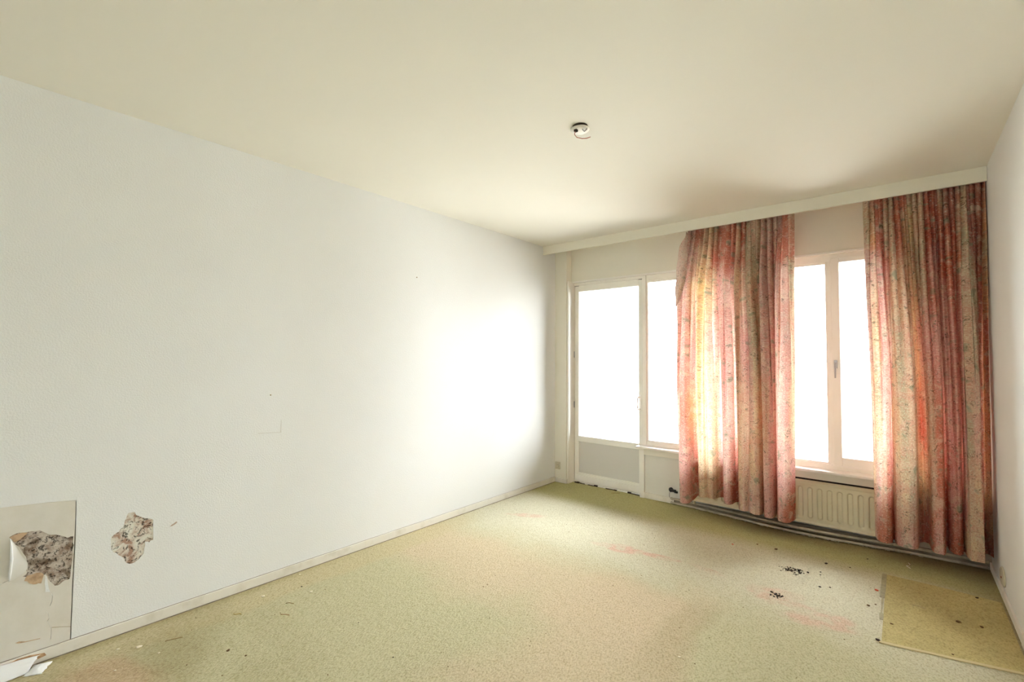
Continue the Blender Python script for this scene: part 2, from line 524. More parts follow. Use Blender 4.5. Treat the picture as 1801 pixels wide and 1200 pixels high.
# plaster showing in the holes (slightly proud lumps on the wall behind the paper)
sheet('bare_plaster', [(0.17, 0.31), (0.394, 0.31), (0.394, 0.60), (0.17, 0.61)], [], 'x', -0.004, -0.0032, M_MOULD, wl)
sheet('bare_plaster', [(0.515, 0.32), (0.705, 0.32), (0.705, 0.595), (0.515, 0.595)], [], 'x', -0.004, -0.0032, M_CHIP, wl)
def sliver(path, wd):
    a = [(p[0] + wd, p[1]) for p in path]
    b = [(p[0] - wd, p[1]) for p in path[::-1]]
    return a + b
crack = [(0.323, 0.292), (0.327, 0.279), (0.325, 0.253), (0.319, 0.238)]
crackb = [(0.3095, 0.217), (0.316, 0.199), (0.318, 0.179), (0.312, 0.171), (0.320, 0.156), (0.327, 0.136), (0.327, 0.107), (0.326, 0.085)]
cdiag = [(0.10, 0.3605), (0.161, 0.391), (0.189, 0.400), (0.189, 0.3985), (0.161, 0.3885), (0.10, 0.357)]
lin_outer = [(-0.298, 0.0), (-0.298, 0.733), (0.15, 0.718), (0.30, 0.707), (SE - 0.004, 0.695), (SE - 0.003, 0.50), (SE - 0.005, 0.30), (SE - 0.0055, 0.0)]
sheet('lining_paper', lin_outer, [jag(hole1, 0.0025, 2, 9), sliver(crack, 0.0009), sliver(crackb, 0.0006), cdiag], 'x', -0.004, -0.0006, M_LINING, wl)
sheet('crack', [(SE - 0.0045, 0.055), (SE - 0.004, 0.30), (SE - 0.002, 0.50), (SE - 0.003, 0.69), (SE - 0.0022, 0.69), (SE - 0.0008, 0.50), (SE - 0.0030, 0.30), (SE - 0.0030, 0.055)], [], 'x', -0.0039, -0.0005, M_DARK, wl)
cr = sheet('crack', [(0.329, 0.1375), (0.355, 0.129), (0.392, 0.114), (0.392, 0.1128), (0.355, 0.1275), (0.329, 0.136)], [], 'x', -0.0006, -0.0002, M_THREAD, wl)
sheet('crack', [(0.215, 0.1185), (0.226, 0.121), (0.246, 0.112), (0.292, 0.105), (0.292, 0.103), (0.246, 0.1085), (0.224, 0.113)], [], 'x', -0.0006, 0.0004, M_TAN, wl)
# brown paper backing hanging at the corners of the tear
sheet('torn_backing', jag([(0.184, 0.583), (0.212, 0.594), (0.240, 0.589), (0.222, 0.572), (0.204, 0.556), (0.196, 0.562)], 0.002, 2, 3), [], 'x', -0.0030, -0.0018, M_TAN, wl)
sheet('torn_backing', jag([(0.243, 0.401), (0.276, 0.402), (0.294, 0.388), (0.290, 0.352), (0.270, 0.350), (0.252, 0.362), (0.232, 0.382)], 0.003, 2, 4), [], 'x', -0.0006, 0.0012, M_TAN, wl)
sheet('torn_backing', jag([(0.300, 0.385), (0.306, 0.375), (0.312, 0.330), (0.318, 0.300), (0.304, 0.305), (0.298, 0.345)], 0.002, 2, 6), [], 'x', -0.0004, 0.0012, M_PAPER, wl)
# flap of paper curling off the left edge of the hole
nv, nu = 26, 12
V, U = np.meshgrid(np.linspace(0, 1, nv), np.linspace(0, 1, nu), indexing='ij')
zz = 0.395 + (0.578 - 0.395) * V
right = np.interp(V, [0, 0.13, 0.2, 0.35, 0.55, 0.8, 1.0], [0.200, 0.235, 0.243, 0.240, 0.222, 0.204, 0.186])
yy = 0.186 + (right - 0.186) * U
xx = 0.0006 + 0.011 * np.sin(np.pi * np.clip(V, 0, 1)) * (1 - U) ** 1.6
grid_mesh('paper_flap', xx, yy, zz, mat('flap_paper', (0.78, 0.765, 0.73), 0.8), wl)
bm = bmesh.new()
tube(bm, [(0.010, 0.187, 0.396), (0.014, 0.189, 0.43), (0.016, 0.192, 0.49), (0.012, 0.190, 0.545), (0.004, 0.186, 0.576)], [0.002, 0.0042, 0.005, 0.0038, 0.001], 8)
from_bm('curled_edge', bm, M_PAPERSCRAP, wl, True)

# ---- right wall; rear wall with an unseen window added for fill light
bm = bmesh.new()
box(bm, W, W + 0.2, YB - 0.2, 4.70, 0, H)
tag(from_bm('wall_right', bm, M_RWALL), kind='structure')
tag(boxes('wall_rear', [(0, W, YB - 0.2, YB, 0, 0.45), (0, W, YB - 0.2, YB, 2.35, H), (0, 1.48, YB - 0.2, YB, 0.45, 2.35), (W - 1.48, W, YB - 0.2, YB, 0.45, 2.35)], M_REAR), kind='structure')
w2 = boxes('added_fill_window', [(1.48, W - 1.48, YB - 0.12, YB - 0.06, 0.45, 0.52), (1.48, W - 1.48, YB - 0.12, YB - 0.06, 2.28, 2.35), (1.48, 1.53, YB - 0.12, YB - 0.06, 0.52, 2.28),
                        (W - 1.53, W - 1.48, YB - 0.12, YB - 0.06, 0.52, 2.28)], M_TRIM)
tag(w2, kind='structure')
boxes('glass_pane', [(1.53, W - 1.53, YB - 0.095, YB - 0.09, 0.52, 2.28)], M_GLASS, w2)

# ---- window wall: pier, lintel, parapet with its radiator recess
wb = boxes('wall_window', [(0.0, 0.148, 4.355, 4.70, 0, H), (0.148, W, YL, 4.70, 2.236, H), (3.385, W, YL, 4.70, 0.5, 2.236)], M_LINTEL)
tag(wb, kind='structure')
XR0, XR1 = 1.46, 2.99
para = boxes('parapet', [(0.982, W, 4.52, 4.70, 0, 0.49), (0.982, XR0, YP, 4.52, 0, 0.49), 
                         (XR0, XR1, YP, 4.52, 0.0, 0.055)], M_PARA, wb)
boxes('painted_shade_panel', [(XR1, W, YP, 4.52, 0, 0.49)], M_PARA_SHADE, wb)  # shade under the right curtain, put into a darker panel colour
boxes('dark_recess', [(XR0, XR1, 4.512, 4.519, 0.055, 0.49)], M_DARK, wb)
# shallow frame round the parapet panel left of the radiator
boxes('corner_post', [(0.978, 1.025, 4.416, YP, 0.0, 0.487)], M_TRIM, wb, 0.002)
ap = boxes('apron_board', [(1.025, W, 4.408, YP, 0.430, 0.488)], M_LINTEL, wb, 0.002)

# ---- skirtings
bl = boxes('baseboard_left', [(0.0005, 0.012, YB, 4.354, 0.004, 0.054)], M_BASE, None, 0.0015)
tag(bl, kind='structure')
sheet('bare_wood_patch', jag([(0.186, 0.045), (0.222, 0.0515), (0.261, 0.0495), (0.306, 0.040), (0.312, 0.026), (0.283, 0.022), (0.222, 0.036)], 0.0012, 2, 2), [], 'x', 0.012, 0.0128, M_WOOD, bl)
# open joint above and dark line below the skirting
bm = bmesh.new()
tube(bm, [(0.0012, y, 0.0550 + 0.0005 * math.sin(17 * y)) for y in np.linspace(-0.5, 4.35, 90)], [0.0016 - 0.0011 * t for t in np.linspace(0, 1, 90)], 6)
from_bm('open_joint', bm, M_SHADE_GRIME, bl, True)
boxes('dark_line', [(0.0005, 0.0128, YB, 4.34, 0.0002, 0.0038)], M_SHADE_GRIME, bl)
br = boxes('baseboard_right', [(W - 0.012, W - 0.0005, 3.37, 4.416, 0.004, 0.052), (W - 0.014, W - 0.0005, YB, 3.355, 0.004, 0.052)], M_BASE, None, 0.0015)
tag(br, kind='structure')
bb = boxes('baseboard_window', [(0.982, 1.32, 4.417, YP - 0.0003, 0.003, 0.058), (0.013, 0.157, 4.343, 4.3548, 0.003, 0.05), (0.1485, 0.158, 4.3548, 4.44, 0.003, 0.05)], M_BASE, None, 0.0015)
tag(bb, kind='structure')
boxes('painted_shade_board', [(1.32, W - 0.012, 4.417, YP - 0.0003, 0.003, 0.058)], M_SHADE_GRIME, bb, 0.0015)  # shade below the radiator, painted as a dark skirting length

# ---- window board (sill)
sill = boxes('trim_1', [(0.955, W, 4.372, 4.50, 0.490, ZS)], M_SILL, None, 0.004)
tag(sill, kind='structure')

# ---- window_1: fixed panes and casement
XM0, XM1 = 1.925, 2.0       # middle mullion behind the curtain
wf = boxes('window_1', [(0.982, 1.022, 4.478, 4.56, ZS, 2.236), (1.022, 3.385, 4.49, 4.56, 2.165, 2.236), (1.022, 3.385, 4.49, 4.56, ZS, 0.545),
                        (XM0, XM1, 4.485, 4.56, 0.545, 2.165), (3.335, 3.385, 4.485, 4.56, 0.545, 2.165)], M_TRIM, None, 0.003)
tag(wf, kind='structure')
boxes('head_bead', [(0.148, 3.385, 4.452, 4.478, 2.222, 2.240)], M_SILL, wf, 0.002)
def pane(x0, x1, z0, z1, y=4.525, parent=wf):
    return boxes('glass_pane', [(x0, x1, y, y + 0.005, z0, z1)], M_GLASS, parent)
def bead(x0, x1, z0, z1, b=0.016, y0=4.497, y1=4.525, parent=wf, name='glazing_bead'):
    return boxes(name, [(x0, x0 + b, y0, y1, z0, z1), (x1 - b, x1, y0, y1, z0, z1), (x0 + b, x1 - b, y0, y1, z0, z0 + b), (x0 + b, x1 - b, y0, y1, z1 - b, z1)], M_SILL, parent, 0.002)
bead(1.022, XM0, 0.545, 2.165)
pane(1.022, XM0, 0.545, 2.165)
bead(XM1, 2.552, 0.545, 2.165)
pane(XM1, 2.552, 0.545, 2.165)
boxes('mullion', [(2.552, 2.585, 4.485, 4.56, 0.545, 2.165)], M_TRIM, wf, 0.002)
sash = boxes('sash', [(2.578, 2.632, 4.466, 4.535, 0.547, 2.185), (3.290, 3.345, 4.466, 4.535, 0.547, 2.185),
                      (2.632, 3.290, 4.466, 4.535, 0.547, 0.615), (2.632, 3.290, 4.466, 4.535, 2.150, 2.185)], M_TRIM, wf, 0.003)
pane(2.632, 3.290, 0.615, 2.150, 4.505, sash)
boxes('drip_ledge', [(2.56, 3.36, 4.462, 4.49, 0.540, 0.552)], M_SILL, wf, 0.002)
# window handle
bm = bmesh.new()
box(bm, 2.590, 2.612, 4.458, 4.466, 1.31, 1.375, 0.002)
tube(bm, [(2.601, 4.462, 1.352), (2.601, 4.437, 1.352)], 0.007, 10)
tube(bm, [(2.601, 4.437, 1.356), (2.601, 4.433, 1.33), (2.600, 4.432, 1.28), (2.599, 4.434, 1.235)], [0.008, 0.0075, 0.0065, 0.0055], 10)
from_bm('window_handle', bm, M_STEEL, wf, False)

# ---- door_1: balcony door, glazed above and panelled below
dr = boxes('door_1', [(0.149, 0.167, 4.372, 4.56, 0.0, 2.236), (0.167, 0.982, 4.49, 4.56, 2.197, 2.236), (0.149, 0.982, 4.546, 4.60, 2.16, 2.236), (0.149, 0.19, 4.546, 4.60, 0.02, 2.2), (0.962, 0.982, 4.546, 4.60, 0.02, 2.2), (0.149, 0.982, 4.47, 4.492, 0.0005, 0.012), (0.149, 0.982, 4.50, 4.68, 0.0005, 0.026)], M_TRIM, None, 0.002)
tag(dr, kind='structure')
leaf = boxes('door_leaf', [(0.174, 0.224, 4.492, 4.545, 0.028, 2.188), (0.937, 0.976, 4.492, 4.545, 0.028, 2.188), (0.224, 0.937, 4.492, 4.545, 2.125, 2.1955),
                           (0.224, 0.937, 4.492, 4.545, 0.455, 0.515), (0.224, 0.937, 4.492, 4.545, 0.028, 0.112)], M_TRIM, dr, 0.003)
pane(0.224, 0.937, 0.515, 2.125, 4.52, leaf)
boxes('door_panel', [(0.224, 0.937, 4.508, 4.530, 0.112, 0.455)], M_DPANEL, leaf)
boxes('kick_board', [(0.20, 0.970, 4.484, 4.492, 0.024, 0.085)], M_SILL, leaf, 0.002)
for z in (1.42, 0.86):
    bm = bmesh.new()
    tube(bm, [(0.169, 4.488, z - 0.035), (0.169, 4.488, z + 0.035)], 0.006, 8)
    from_bm('hinge', bm, M_STEEL, leaf, True)
bm = bmesh.new()
box(bm, 0.945, 0.968, 4.484, 4.492, 0.84, 1.01, 0.003)
o = from_bm('handle_plate', bm, M_SILL, leaf)
bm = bmesh.new()
tube(bm, [(0.957, 4.487, 0.985), (0.957, 4.452, 0.985)], 0.006, 8)
tube(bm, [(0.957, 4.487, 0.865), (0.957, 4.452, 0.865)], 0.006, 8)
tube(bm, [(0.950, 4.455, 0.995), (0.945, 4.448, 0.965), (0.943, 4.446, 0.925), (0.945, 4.448, 0.885), (0.95, 4.455, 0.855)], 0.007, 8)
from_bm('handle', bm, M_SILL, leaf, True)
# worn rubber and crumbled filler in the gap below the door
bm = bmesh.new()
rr = random.Random(3)
x = 0.19
while x < 0.96:
    l = rr.uniform(0.015, 0.05)
    if rr.random() < 0.75:
        box(bm, x, x + l, 4.462 + rr.uniform(-.006, .004), 4.482, 0.0005, rr.uniform(0.006, 0.014), 0.002)
    x += l
from_bm('perished_seal', bm, M_CRUMB_D, dr)

# ---- balcony outside, white and overexposed
bc = boxes('balcony', [(-0.6, W + 0.6, 4.72, 6.25, -0.20, -0.03)], M_EXT)
tag(bc, kind='structure')
boxes('side_screen', [(-0.30, -0.22, 4.72, 5.90, -0.03, 2.45)], M_EXT, bc)
boxes('screen_panel', [(-0.222, -0.205, 4.95, 5.25, 0.35, 2.2)], M_EXTG, bc)
boxes('balcony_ceiling', [(-0.6, W + 0.6, 4.72, 6.25, 2.62, 2.75)], M_EXT, bc)

# ================================================================== OBJECTS
# ---- pelmet with hidden curtain rail
pm = empty('curtain_pelmet', (W / 2, 4.12, 2.505))
tag(pm, 'long cream painted box pelmet under the ceiling, above both curtains', 'pelmet')
boxes('front_board', [(0.003, W - 0.001, YV, YV + 0.018, 2.506, H - 0.0005)], M_LINTEL, pm, 0.002)
boxes('bottom_bead', [(0.003, W - 0.001, YV - 0.0035, YV + 0.0, 2.506, 2.517)], M_LINTEL, pm, 0.001)

# ---- curtains
ro = boxes('curtain_rail', [(0.06, W - 0.02, 4.19, 4.20, 2.5765, H - 0.0005)], M_STEEL)
tag(ro, 'thin metal curtain rail on the ceiling hidden behind the pelmet', 'curtain rail')
CR = (0.76, 0.62, 0.40); CY = (0.80, 0.66, 0.36); PK = (0.72, 0.43, 0.385); PL = (0.80, 0.60, 0.52); CO = (0.62, 0.23, 0.165)
SG = (0.52, 0.49, 0.34); MV = (0.58, 0.42, 0.37); MR = (0.38, 0.16, 0.13); OR = (0.72, 0.42, 0.22); BE = (0.68, 0.52, 0.37); RD = (0.50, 0.14, 0.10)
ROWZ = [2.52, 2.20, 2.05, 1.50, 0.90, 0.50, 0.12]

def catmull(P, n):
    P = np.array(P, float)
    s = np.concatenate([[0], np.cumsum(np.hypot(*(np.diff(P, axis=0).T)))])
    t = np.linspace(0, s[-1], n)
    out = []
    for k in range(2):
        # monotone-ish smoothing: dense linear then small box blur
        v = np.interp(t, s, P[:, k])
        ker = np.hanning(11); ker /= ker.sum()
        vp = np.concatenate([np.full(5, v[0]), v, np.full(5, v[-1])])
        out.append(np.convolve(vp, ker, 'valid'))
    return np.stack(out, -1), t, s[-1]

def curtain(name, hem, top0, top1, mid, cols, seed, label, ztop=2.575, zhem=0.135, gathers=24, pull=None, back=None, hemlift=None):
    nu, nvv = 560, 260
    B, t, arc = catmull(hem, nu)
    u = np.linspace(0, 1, nu)
    r = np.random.default_rng(seed)
    # gathered heading: close irregular pleats
    ph = np.cumsum(0.55 + r.random(nu)); ph = ph / ph[-1]
    g = np.sin(2 * np.pi * gathers * ph)
    g2 = np.sin(2 * np.pi * gathers * 1.83 * ph + 1.3)
    T = np.stack([top0 + (top1 - top0) * u, 4.195 + 0 * u], -1)
    v = np.linspace(0, 1, nvv)[:, None]
    z = ztop + (zhem - ztop) * v
    s = sstep(0.0, 0.62, v) ** 0.75
    X = T[None, :, 0] * (1 - s) + B[None, :, 0] * s
    Y = T[None, :, 1] * (1 - s) + B[None, :, 1] * s
    # gathers die out at different heights
    die = 0.40 + 0.95 * fbm(u * 9, u * 0 + seed, seed + 5)[None, :]
    amp = 0.026 * (1 - sstep(0.0, 1.0, v / die)) + 0.0025 * (1 - v)
    Y = Y + amp * g[None, :] + 0.45 * amp * g2[None, :]
    X = X + 0.5 * amp * np.cos(2 * np.pi * gathers * ph)[None, :]
    # small creases
    Y = Y + 0.004 * (fbm(u[None, :] * 40 + 0 * v, v * 5, seed + 9) - 0.5) * (0.3 + v)
    X = X + np.interp(v, mid[0], mid[1]) * (1 - u[None, :]) + np.interp(v, mid[0], mid[2]) * u[None, :]
    X = X + 0.010 * (fbm(v * 3, 0 * v + seed, seed + 3) - 0.5) * np.sin(np.pi * u)[None, :]
    Z = z + 0 * u[None, :] + 0.010 * v * (fbm(u * 6, u * 0 + 3.3, seed + 1) - 0.5)[None, :]
    if pull is not None:
        X, Y, Z = pull(X, Y, Z, u[None, :], v)
    X = np.minimum(X, W - 0.006)
    # print: soft patches of colour by place along the cloth
    cu = np.interp(B[:, 0] + 0 * u, B[:, 0], u) if False else u
    ku = np.array([c[0] for c in cols]); kc = np.array([c[1] for c in cols])      # (ncol, nrow, 3)
    xs = T[:, 0] * 0 + B[:, 0]
    # columns keyed by position along hem curve (x of hem, monotone by control order)
    hx = np.maximum.accumulate(B[:, 0])
    warp = 0.035 * (fbm(hx[None, :] * 14 + 0 * v, Z * 4, seed + 20) - 0.5)
    zc = Z + 0.35 * (fbm(hx[None, :] * 18 + 0 * v, Z * 3, seed + 21) - 0.5)
    hxw = hx[None, :] + warp
    idx = np.clip(np.searchsorted(ku, hxw) , 1, len(ku) - 1)
    x0, x1 = ku[idx - 1], ku[idx]
    fx = sstep(0.25, 0.75, (hxw - x0) / (x1 - x0))
    rz = np.array(ROWZ[::-1])
    ri = np.clip(np.searchsorted(rz, zc), 1, len(rz) - 1)
    fz = np.clip((zc - rz[ri - 1]) / (rz[ri] - rz[ri - 1]), 0, 1); fz = fz * fz * (3 - 2 * fz)
    kk = kc[:, ::-1]
    c = (kk[idx - 1, ri - 1] * ((1 - fx) * (1 - fz))[..., None] + kk[idx, ri - 1] * (fx * (1 - fz))[..., None]
         + kk[idx - 1, ri] * ((1 - fx) * fz)[..., None] + kk[idx, ri] * (fx * fz)[..., None])
    if hemlift is not None:
        Z = Z + v ** 6 * np.interp(hx, hemlift[0], hemlift[1])[None, :]
    uv = np.stack([np.broadcast_to(u[None, :] * arc * 1.15 + seed, X.shape), Z], -1)
    root = empty(name, ((top0 + top1) / 2, 4.2, 0.13))
    tag(root, label, 'curtain')
    Y = 4.205 + (Y - 4.205) * np.where(Y < 4.205, 1.0 + 0.9 * sstep(0.05, 0.2, v), 1.35)
    Y = np.clip(Y, 4.133 - 0.04 * sstep(0.05, 0.12, v), 4.300)
    grid_mesh('fabric_panel', X, Y, Z, M_CLOTH, root, True, uv, c, 'print')
    if back:
        # second, overlapping width of the same cloth hanging behind, added to dim the light let through
        m = (hx >= back[0]) & (hx <= back[1])
        xb = np.linspace(back[0], back[1], 90)[None, :] + 0 * v
        top = np.interp(np.linspace(back[0], back[1], 90), hx, T[:, 0] + np.arange(nu) * 1e-9)[None, :]
        xb = top * (1 - s) + xb * s
        yb = 4.303 + 0.006 * np.sin(60 * xb) + 0 * v - 0.085 * (1 - sstep(0, 0.12, v))
        jj = np.clip(np.searchsorted(hx, np.linspace(back[0], back[1], 90)), 0, nu - 1)
        grid_mesh('added_dimming_layer', xb, yb, z + 0.012 + 0 * xb, M_CLOTH, root, True, uv[:, jj] + 3.7, c[:, jj], 'print')
    # doubled hem at the foot
    k0 = nvv - 6
    grid_mesh('hem', X[k0:], Y[k0:] + 0.0025, Z[k0:], M_CLOTH, root, True, uv[k0:], c[k0:], 'print')
    return root, X, Y, Z

F, R_, Q = 4.145, 4.280, 4.205
hemL = [(1.468, 4.235), (1.470, 4.19), (1.488, 4.158), (1.520, F), (1.548, 4.156), (1.563, 4.19), (1.566, 4.25), (1.590, R_), (1.612, 4.25), (1.620, 4.205),
        (1.640, 4.19), (1.675, 4.19), (1.695, 4.212), (1.712, 4.198), (1.745, 4.195), (1.764, 4.22), (1.768, 4.255), (1.800, R_), (1.826, 4.25), (1.830, 4.20),
        (1.850, 4.165), (1.880, 4.158), (1.906, 4.18), (1.914, 4.235), (1.935, 4.255), (1.947, 4.24), (1.950, 4.19), (1.970, 4.165), (2.005, 4.165), (2.030, 4.19),
        (2.045, 4.168), (2.085, 4.152), (2.118, 4.165), (2.126, 4.20), (2.118, 4.262), (2.133, 4.262), (2.136, 4.19), (2.155, 4.155), (2.190, 4.148), (2.212, 4.165),
        (2.218, 4.20), (2.210, 4.258), (2.228, 4.258), (2.230, 4.19), (2.252, 4.150), (2.290, 4.142), (2.320, 4.158), (2.336, 4.20), (2.343, 4.245)]
colsL = [(1.46, [MV, MV, MV, PL, PL, PL, PK]), (1.53, [MV, MV, MV, PK, CO, PK, PK]), (1.585, [RD, BE, CR, PK, OR, CO, RD]), (1.64, [BE, CR, CY, CY, CY, CR, CR]),
         (1.70, [CR, CR, CY, CR, CR, CR, CR]), (1.75, [SG, CO, CR, PL, CR, CR, BE]), (1.80, [CO, CO, PK, PK, PL, PK, RD]), (1.87, [CO, CO, PL, PK, PK, PL, PK]),
         (1.93, [CO, CO, PL, PL, PL, CO, RD]), (1.98, [CR, BE, CR, BE, BE, CR, BE]), (2.01, [RD, CO, BE, PK, BE, BE, PL]), (2.07, [SG, SG, SG, MV, PL, CR, PL]),
         (2.11, [BE, SG, BE, SG, CR, BE, PL]), (2.17, [MV, MV, MV, MV, BE, PL, PK]), (2.21, [MV, PK, MV, PK, PK, PK, PK]), (2.26, [MR, CO, PL, PL, PL, PK, PK]),
         (2.31, [CO, CO, PL, MV, PK, PL, CO]), (2.345, [BE, CO, SG, BE, CR, PK, RD])]
hemR = [(2.832, 4.245), (2.836, 4.215), (2.846, 4.175), (2.868, 4.152), (2.905, 4.150), (2.930, 4.17), (2.935, 4.215), (2.938, 4.235), (2.942, 4.20), (2.955, 4.162), (2.990, 4.142),
        (3.035, 4.142), (3.062, 4.158), (3.070, 4.20), (3.074, 4.255), (3.10, R_), (3.124, 4.255), (3.128, 4.20), (3.138, 4.155), (3.165, 4.138), (3.192, 4.148),
        (3.203, 4.19), (3.205, 4.255), (3.216, 4.258), (3.220, 4.215), (3.236, 4.185), (3.262, 4.178), (3.283, 4.195), (3.288, 4.24), (3.294, 4.24), (3.298, 4.18),
        (3.315, 4.140), (3.345, 4.128), (3.370, 4.140), (3.380, 4.185), (3.382, 4.25), (3.400, R_), (3.418, 4.25), (3.424, 4.225)]
colsR = [(2.83, [SG, SG, MV, PL, BE, CR, PL]), (2.865, [BE, OR, PL, CR, CR, PL, CO]), (2.90, [CO, OR, PK, PK, PL, BE, CO]), (2.93, [CO, CO, PK, PL, PK, CO, RD]), (2.96, [SG, BE, BE, BE, CR, BE, PK]),
         (3.01, [MR, SG, BE, SG, SG, CR, PL]), (3.05, [CO, CO, BE, BE, BE, SG, PK]), (3.10, [SG, CY, CR, CR, CO, CR, RD]), (3.13, [BE, BE, SG, PK, BE, BE, CO]),
         (3.18, [MR, RD, CO, PK, CO, CO, PK]), (3.21, [RD, RD, PK, MV, PK, RD, RD]), (3.25, [SG, CO, CO, PK, PK, PK, CO]), (3.285, [MR, RD, CO, PK, PK, PK, RD]),
         (3.32, [BE, CR, SG, BE, SG, BE, CR]), (3.36, [MR, MV, SG, SG, PL, CR, BE]), (3.385, [MR, MR, MR, MR, RD, RD, MR]), (3.41, [MR, OR, OR, OR, OR, CR, MR]), (3.43, [MR, SG, CR, CO, CR, CR, MR])]

def pullL(X, Y, Z, u, v):
    # leading edge swings outward and buckles below the heading
    k = np.exp(-(u / 0.05) ** 2)
    X = X - 0.030 * k * np.exp(-((Z - 1.95) / 0.22) ** 2)
    return X, Y, Z
cl, XL, YLc, ZL = curtain('curtain', hemL, 1.545, 2.362, ([0, 0.25, 0.5, 1], [0, -0.035, -0.02, 0.0], [0, 0.0, 0.008, 0.0]), colsL, 3,
                          'long pink and cream floral curtain in the middle of the window, top edge folded back', gathers=22, pull=pullL, back=(1.965, 2.27), hemlift=([1.46, 1.56, 1.60, 1.93, 1.96, 2.34], [-0.01, -0.01, 0.05, 0.045, 0.02, 0.0]))
crt, XR, YR, ZR = curtain('curtain', hemR, 2.806, 3.432, ([0, 0.3, 0.6, 1], [0, -0.005, 0.0, 0.0], [0, 0.0, 0.0, 0.0]), colsR, 8,
                          'long pleated pink and cream floral curtain hanging against the right wall', gathers=24, back=(2.96, 3.375))
# folded-back strip at the top of the middle curtain's left edge
nv, nu = 60, 18
V, U = np.meshgrid(np.linspace(0, 1, nv), np.linspace(0, 1, nu), indexing='ij')
zt = 2.50 - 0.66 * V
left = np.interp(V, [0, 0.12, 0.3, 0.5, 0.72, 0.85, 1.0], [1.556, 1.530, 1.500, 1.482, 1.474, 1.470, 1.478])
rgt = np.interp(V, [0, 0.12, 0.3, 0.42, 0.52, 0.70, 0.85, 1.0], [1.560, 1.572, 1.578, 1.580, 1.585, 1.560, 1.515, 1.482])
xx = left + (rgt - left) * U
yy = 4.150 - 0.065 * sstep(0.02, 0.2, V) - 0.022 * np.sin(np.pi * U) ** 0.8 - 0.010 * np.sin(9 * V + 3 * U) * (0.4 + U) + 0.006 * np.sin(23 * V)
uvf = np.stack([xx * 2, zt], -1)
ff = np.ones(xx.shape + (3,)) * np.array(MV)
fo = grid_mesh('turned_back_edge', xx, yy, zt, M_CLOTHB, cl, True, uvf, ff, 'print')
fo['label'] = 'dull beige reverse side of the cloth folded outward'

# ---- radiator
rd = empty('radiator', (2.21, 4.36, 0.10))
tag(rd, 'low cream fluted panel radiator beneath the window board, partly behind the curtains', 'radiator')
rx0, rx1, rz0, rz1 = 1.502, 2.915, 0.098, 0.422
nxr, nzr = 700, 60
gxr, gzr = np.meshgrid(np.linspace(rx0, rx1, nxr), np.linspace(rz0, rz1, nzr))
pitch = 0.0640
phs = (gxr - 2.366) / pitch
dd = np.abs(phs - np.round(phs)) * pitch                     # distance from groove centre
ins = (np.round(phs) * pitch + 2.366 > rx0 + 0.035) & (np.round(phs) * pitch + 2.366 < rx1 - 0.035)
zlo, zhi = rz0 + 0.045, rz1 - 0.048
dz = np.maximum(0, np.maximum(zlo + 0.014 - gzr, gzr - (zhi - 0.014)))
rad = np.hypot(dd, dz)
groove = (1 - sstep(0.007, 0.021, rad)) * ins
edge = np.minimum(np.minimum(gxr - rx0, rx1 - gxr), np.minimum(gzr - rz0, rz1 - gzr))
cx = np.minimum(gxr - rx0, rx1 - gxr); cz = np.minimum(gzr - rz0, rz1 - gzr)
rnd = np.where((cx < 0.022) & (cz < 0.022), 0.022 - np.hypot(0.022 - cx, 0.022 - cz), np.minimum(cx, cz))
lip = 0.004 * (1 - sstep(0.006, 0.012, rnd)) * 1.0
yr = 4.322 + 0.0135 * groove + lip * 0 + 0.004 * sstep(0.010, 0.006, rnd) * sstep(-0.001, 0.003, rnd) * 0 + 0.005 * sstep(0.012, 0.016, rnd) * 1.0 + 0.0045 * 0
yr = np.where(rnd < 0, 4.340, yr)
grid_mesh('front_panel', gxr, yr, gzr, M_RAD, rd, True)
boxes('panel_body', [(rx0 + 0.004, rx1 - 0.004, 4.337, 4.348, rz0 + 0.004, rz1 - 0.004)], M_RAD, rd, 0.003)
boxes('rear_panel', [(rx0 + 0.01, rx1 - 0.01, 4.395, 4.408, rz0 + 0.004, rz1 - 0.004)], M_RAD, rd, 0.003)
for bx in (1.70, 2.68):
    boxes('bracket', [(bx, bx + 0.03, 4.345, 4.5119, 0.16, 0.36)], M_RAD, rd)
bm = bmesh.new()
tube(bm, [(1.530, 4.365, 0.10), (1.530, 4.365, 0.06)], 0.011, 10)
from_bm('valve_tail', bm, M_PIPE, rd, True)

# ---- heating pipes along the foot of the window wall (they sag forward in the middle)
def pipe_path(z, off=0.0):
    xs = [1.30, 1.55, 1.72, 1.91, 2.10, 2.33, 2.52, 2.70, 2.90, 3.02, 3.20, 3.417]
    ys = [4.402, 4.395, 4.378, 4.352, 4.325, 4.308, 4.318, 4.340, 4.366, 4.382, 4.392, 4.398]
    t = np.linspace(1.30, 3.417, 60)
    return [(a, np.interp(a, xs, ys) - off, z) for a in t]
hp = empty('heating_pipes', (2.3, 4.36, 0.0))
tag(hp, 'pair of dull cream heating pipes running along the foot of the window wall', 'pipe')
bm = bmesh.new()
pth = pipe_path(0.055)
tube(bm, [(1.30, 4.417, 0.055)] + pth, 0.0095, 12)
from_bm('flow_pipe', bm, M_PIPE, hp, True)
bm = bmesh.new()
tube(bm, [(1.30, 4.417, 0.017)] + pipe_path(0.017, 0.002), 0.0095, 12)
from_bm('return_pipe', bm, M_PIPE, hp, True)
for x, z in ((2.93, 0.017), (3.325, 0.055), (2.93, 0.055)):
    y = np.interp(x, [p[0] for p in pth], [p[1] for p in pth])
    y2 = np.interp(x + 0.035, [p[0] for p in pth], [p[1] for p in pth])
    bm = bmesh.new()
    tube(bm, [(x, y, z), (x + 0.035, y2, z)], 0.0118, 12)
    from_bm('pipe_joint', bm, M_PIPE, hp, True)
bm = bmesh.new()
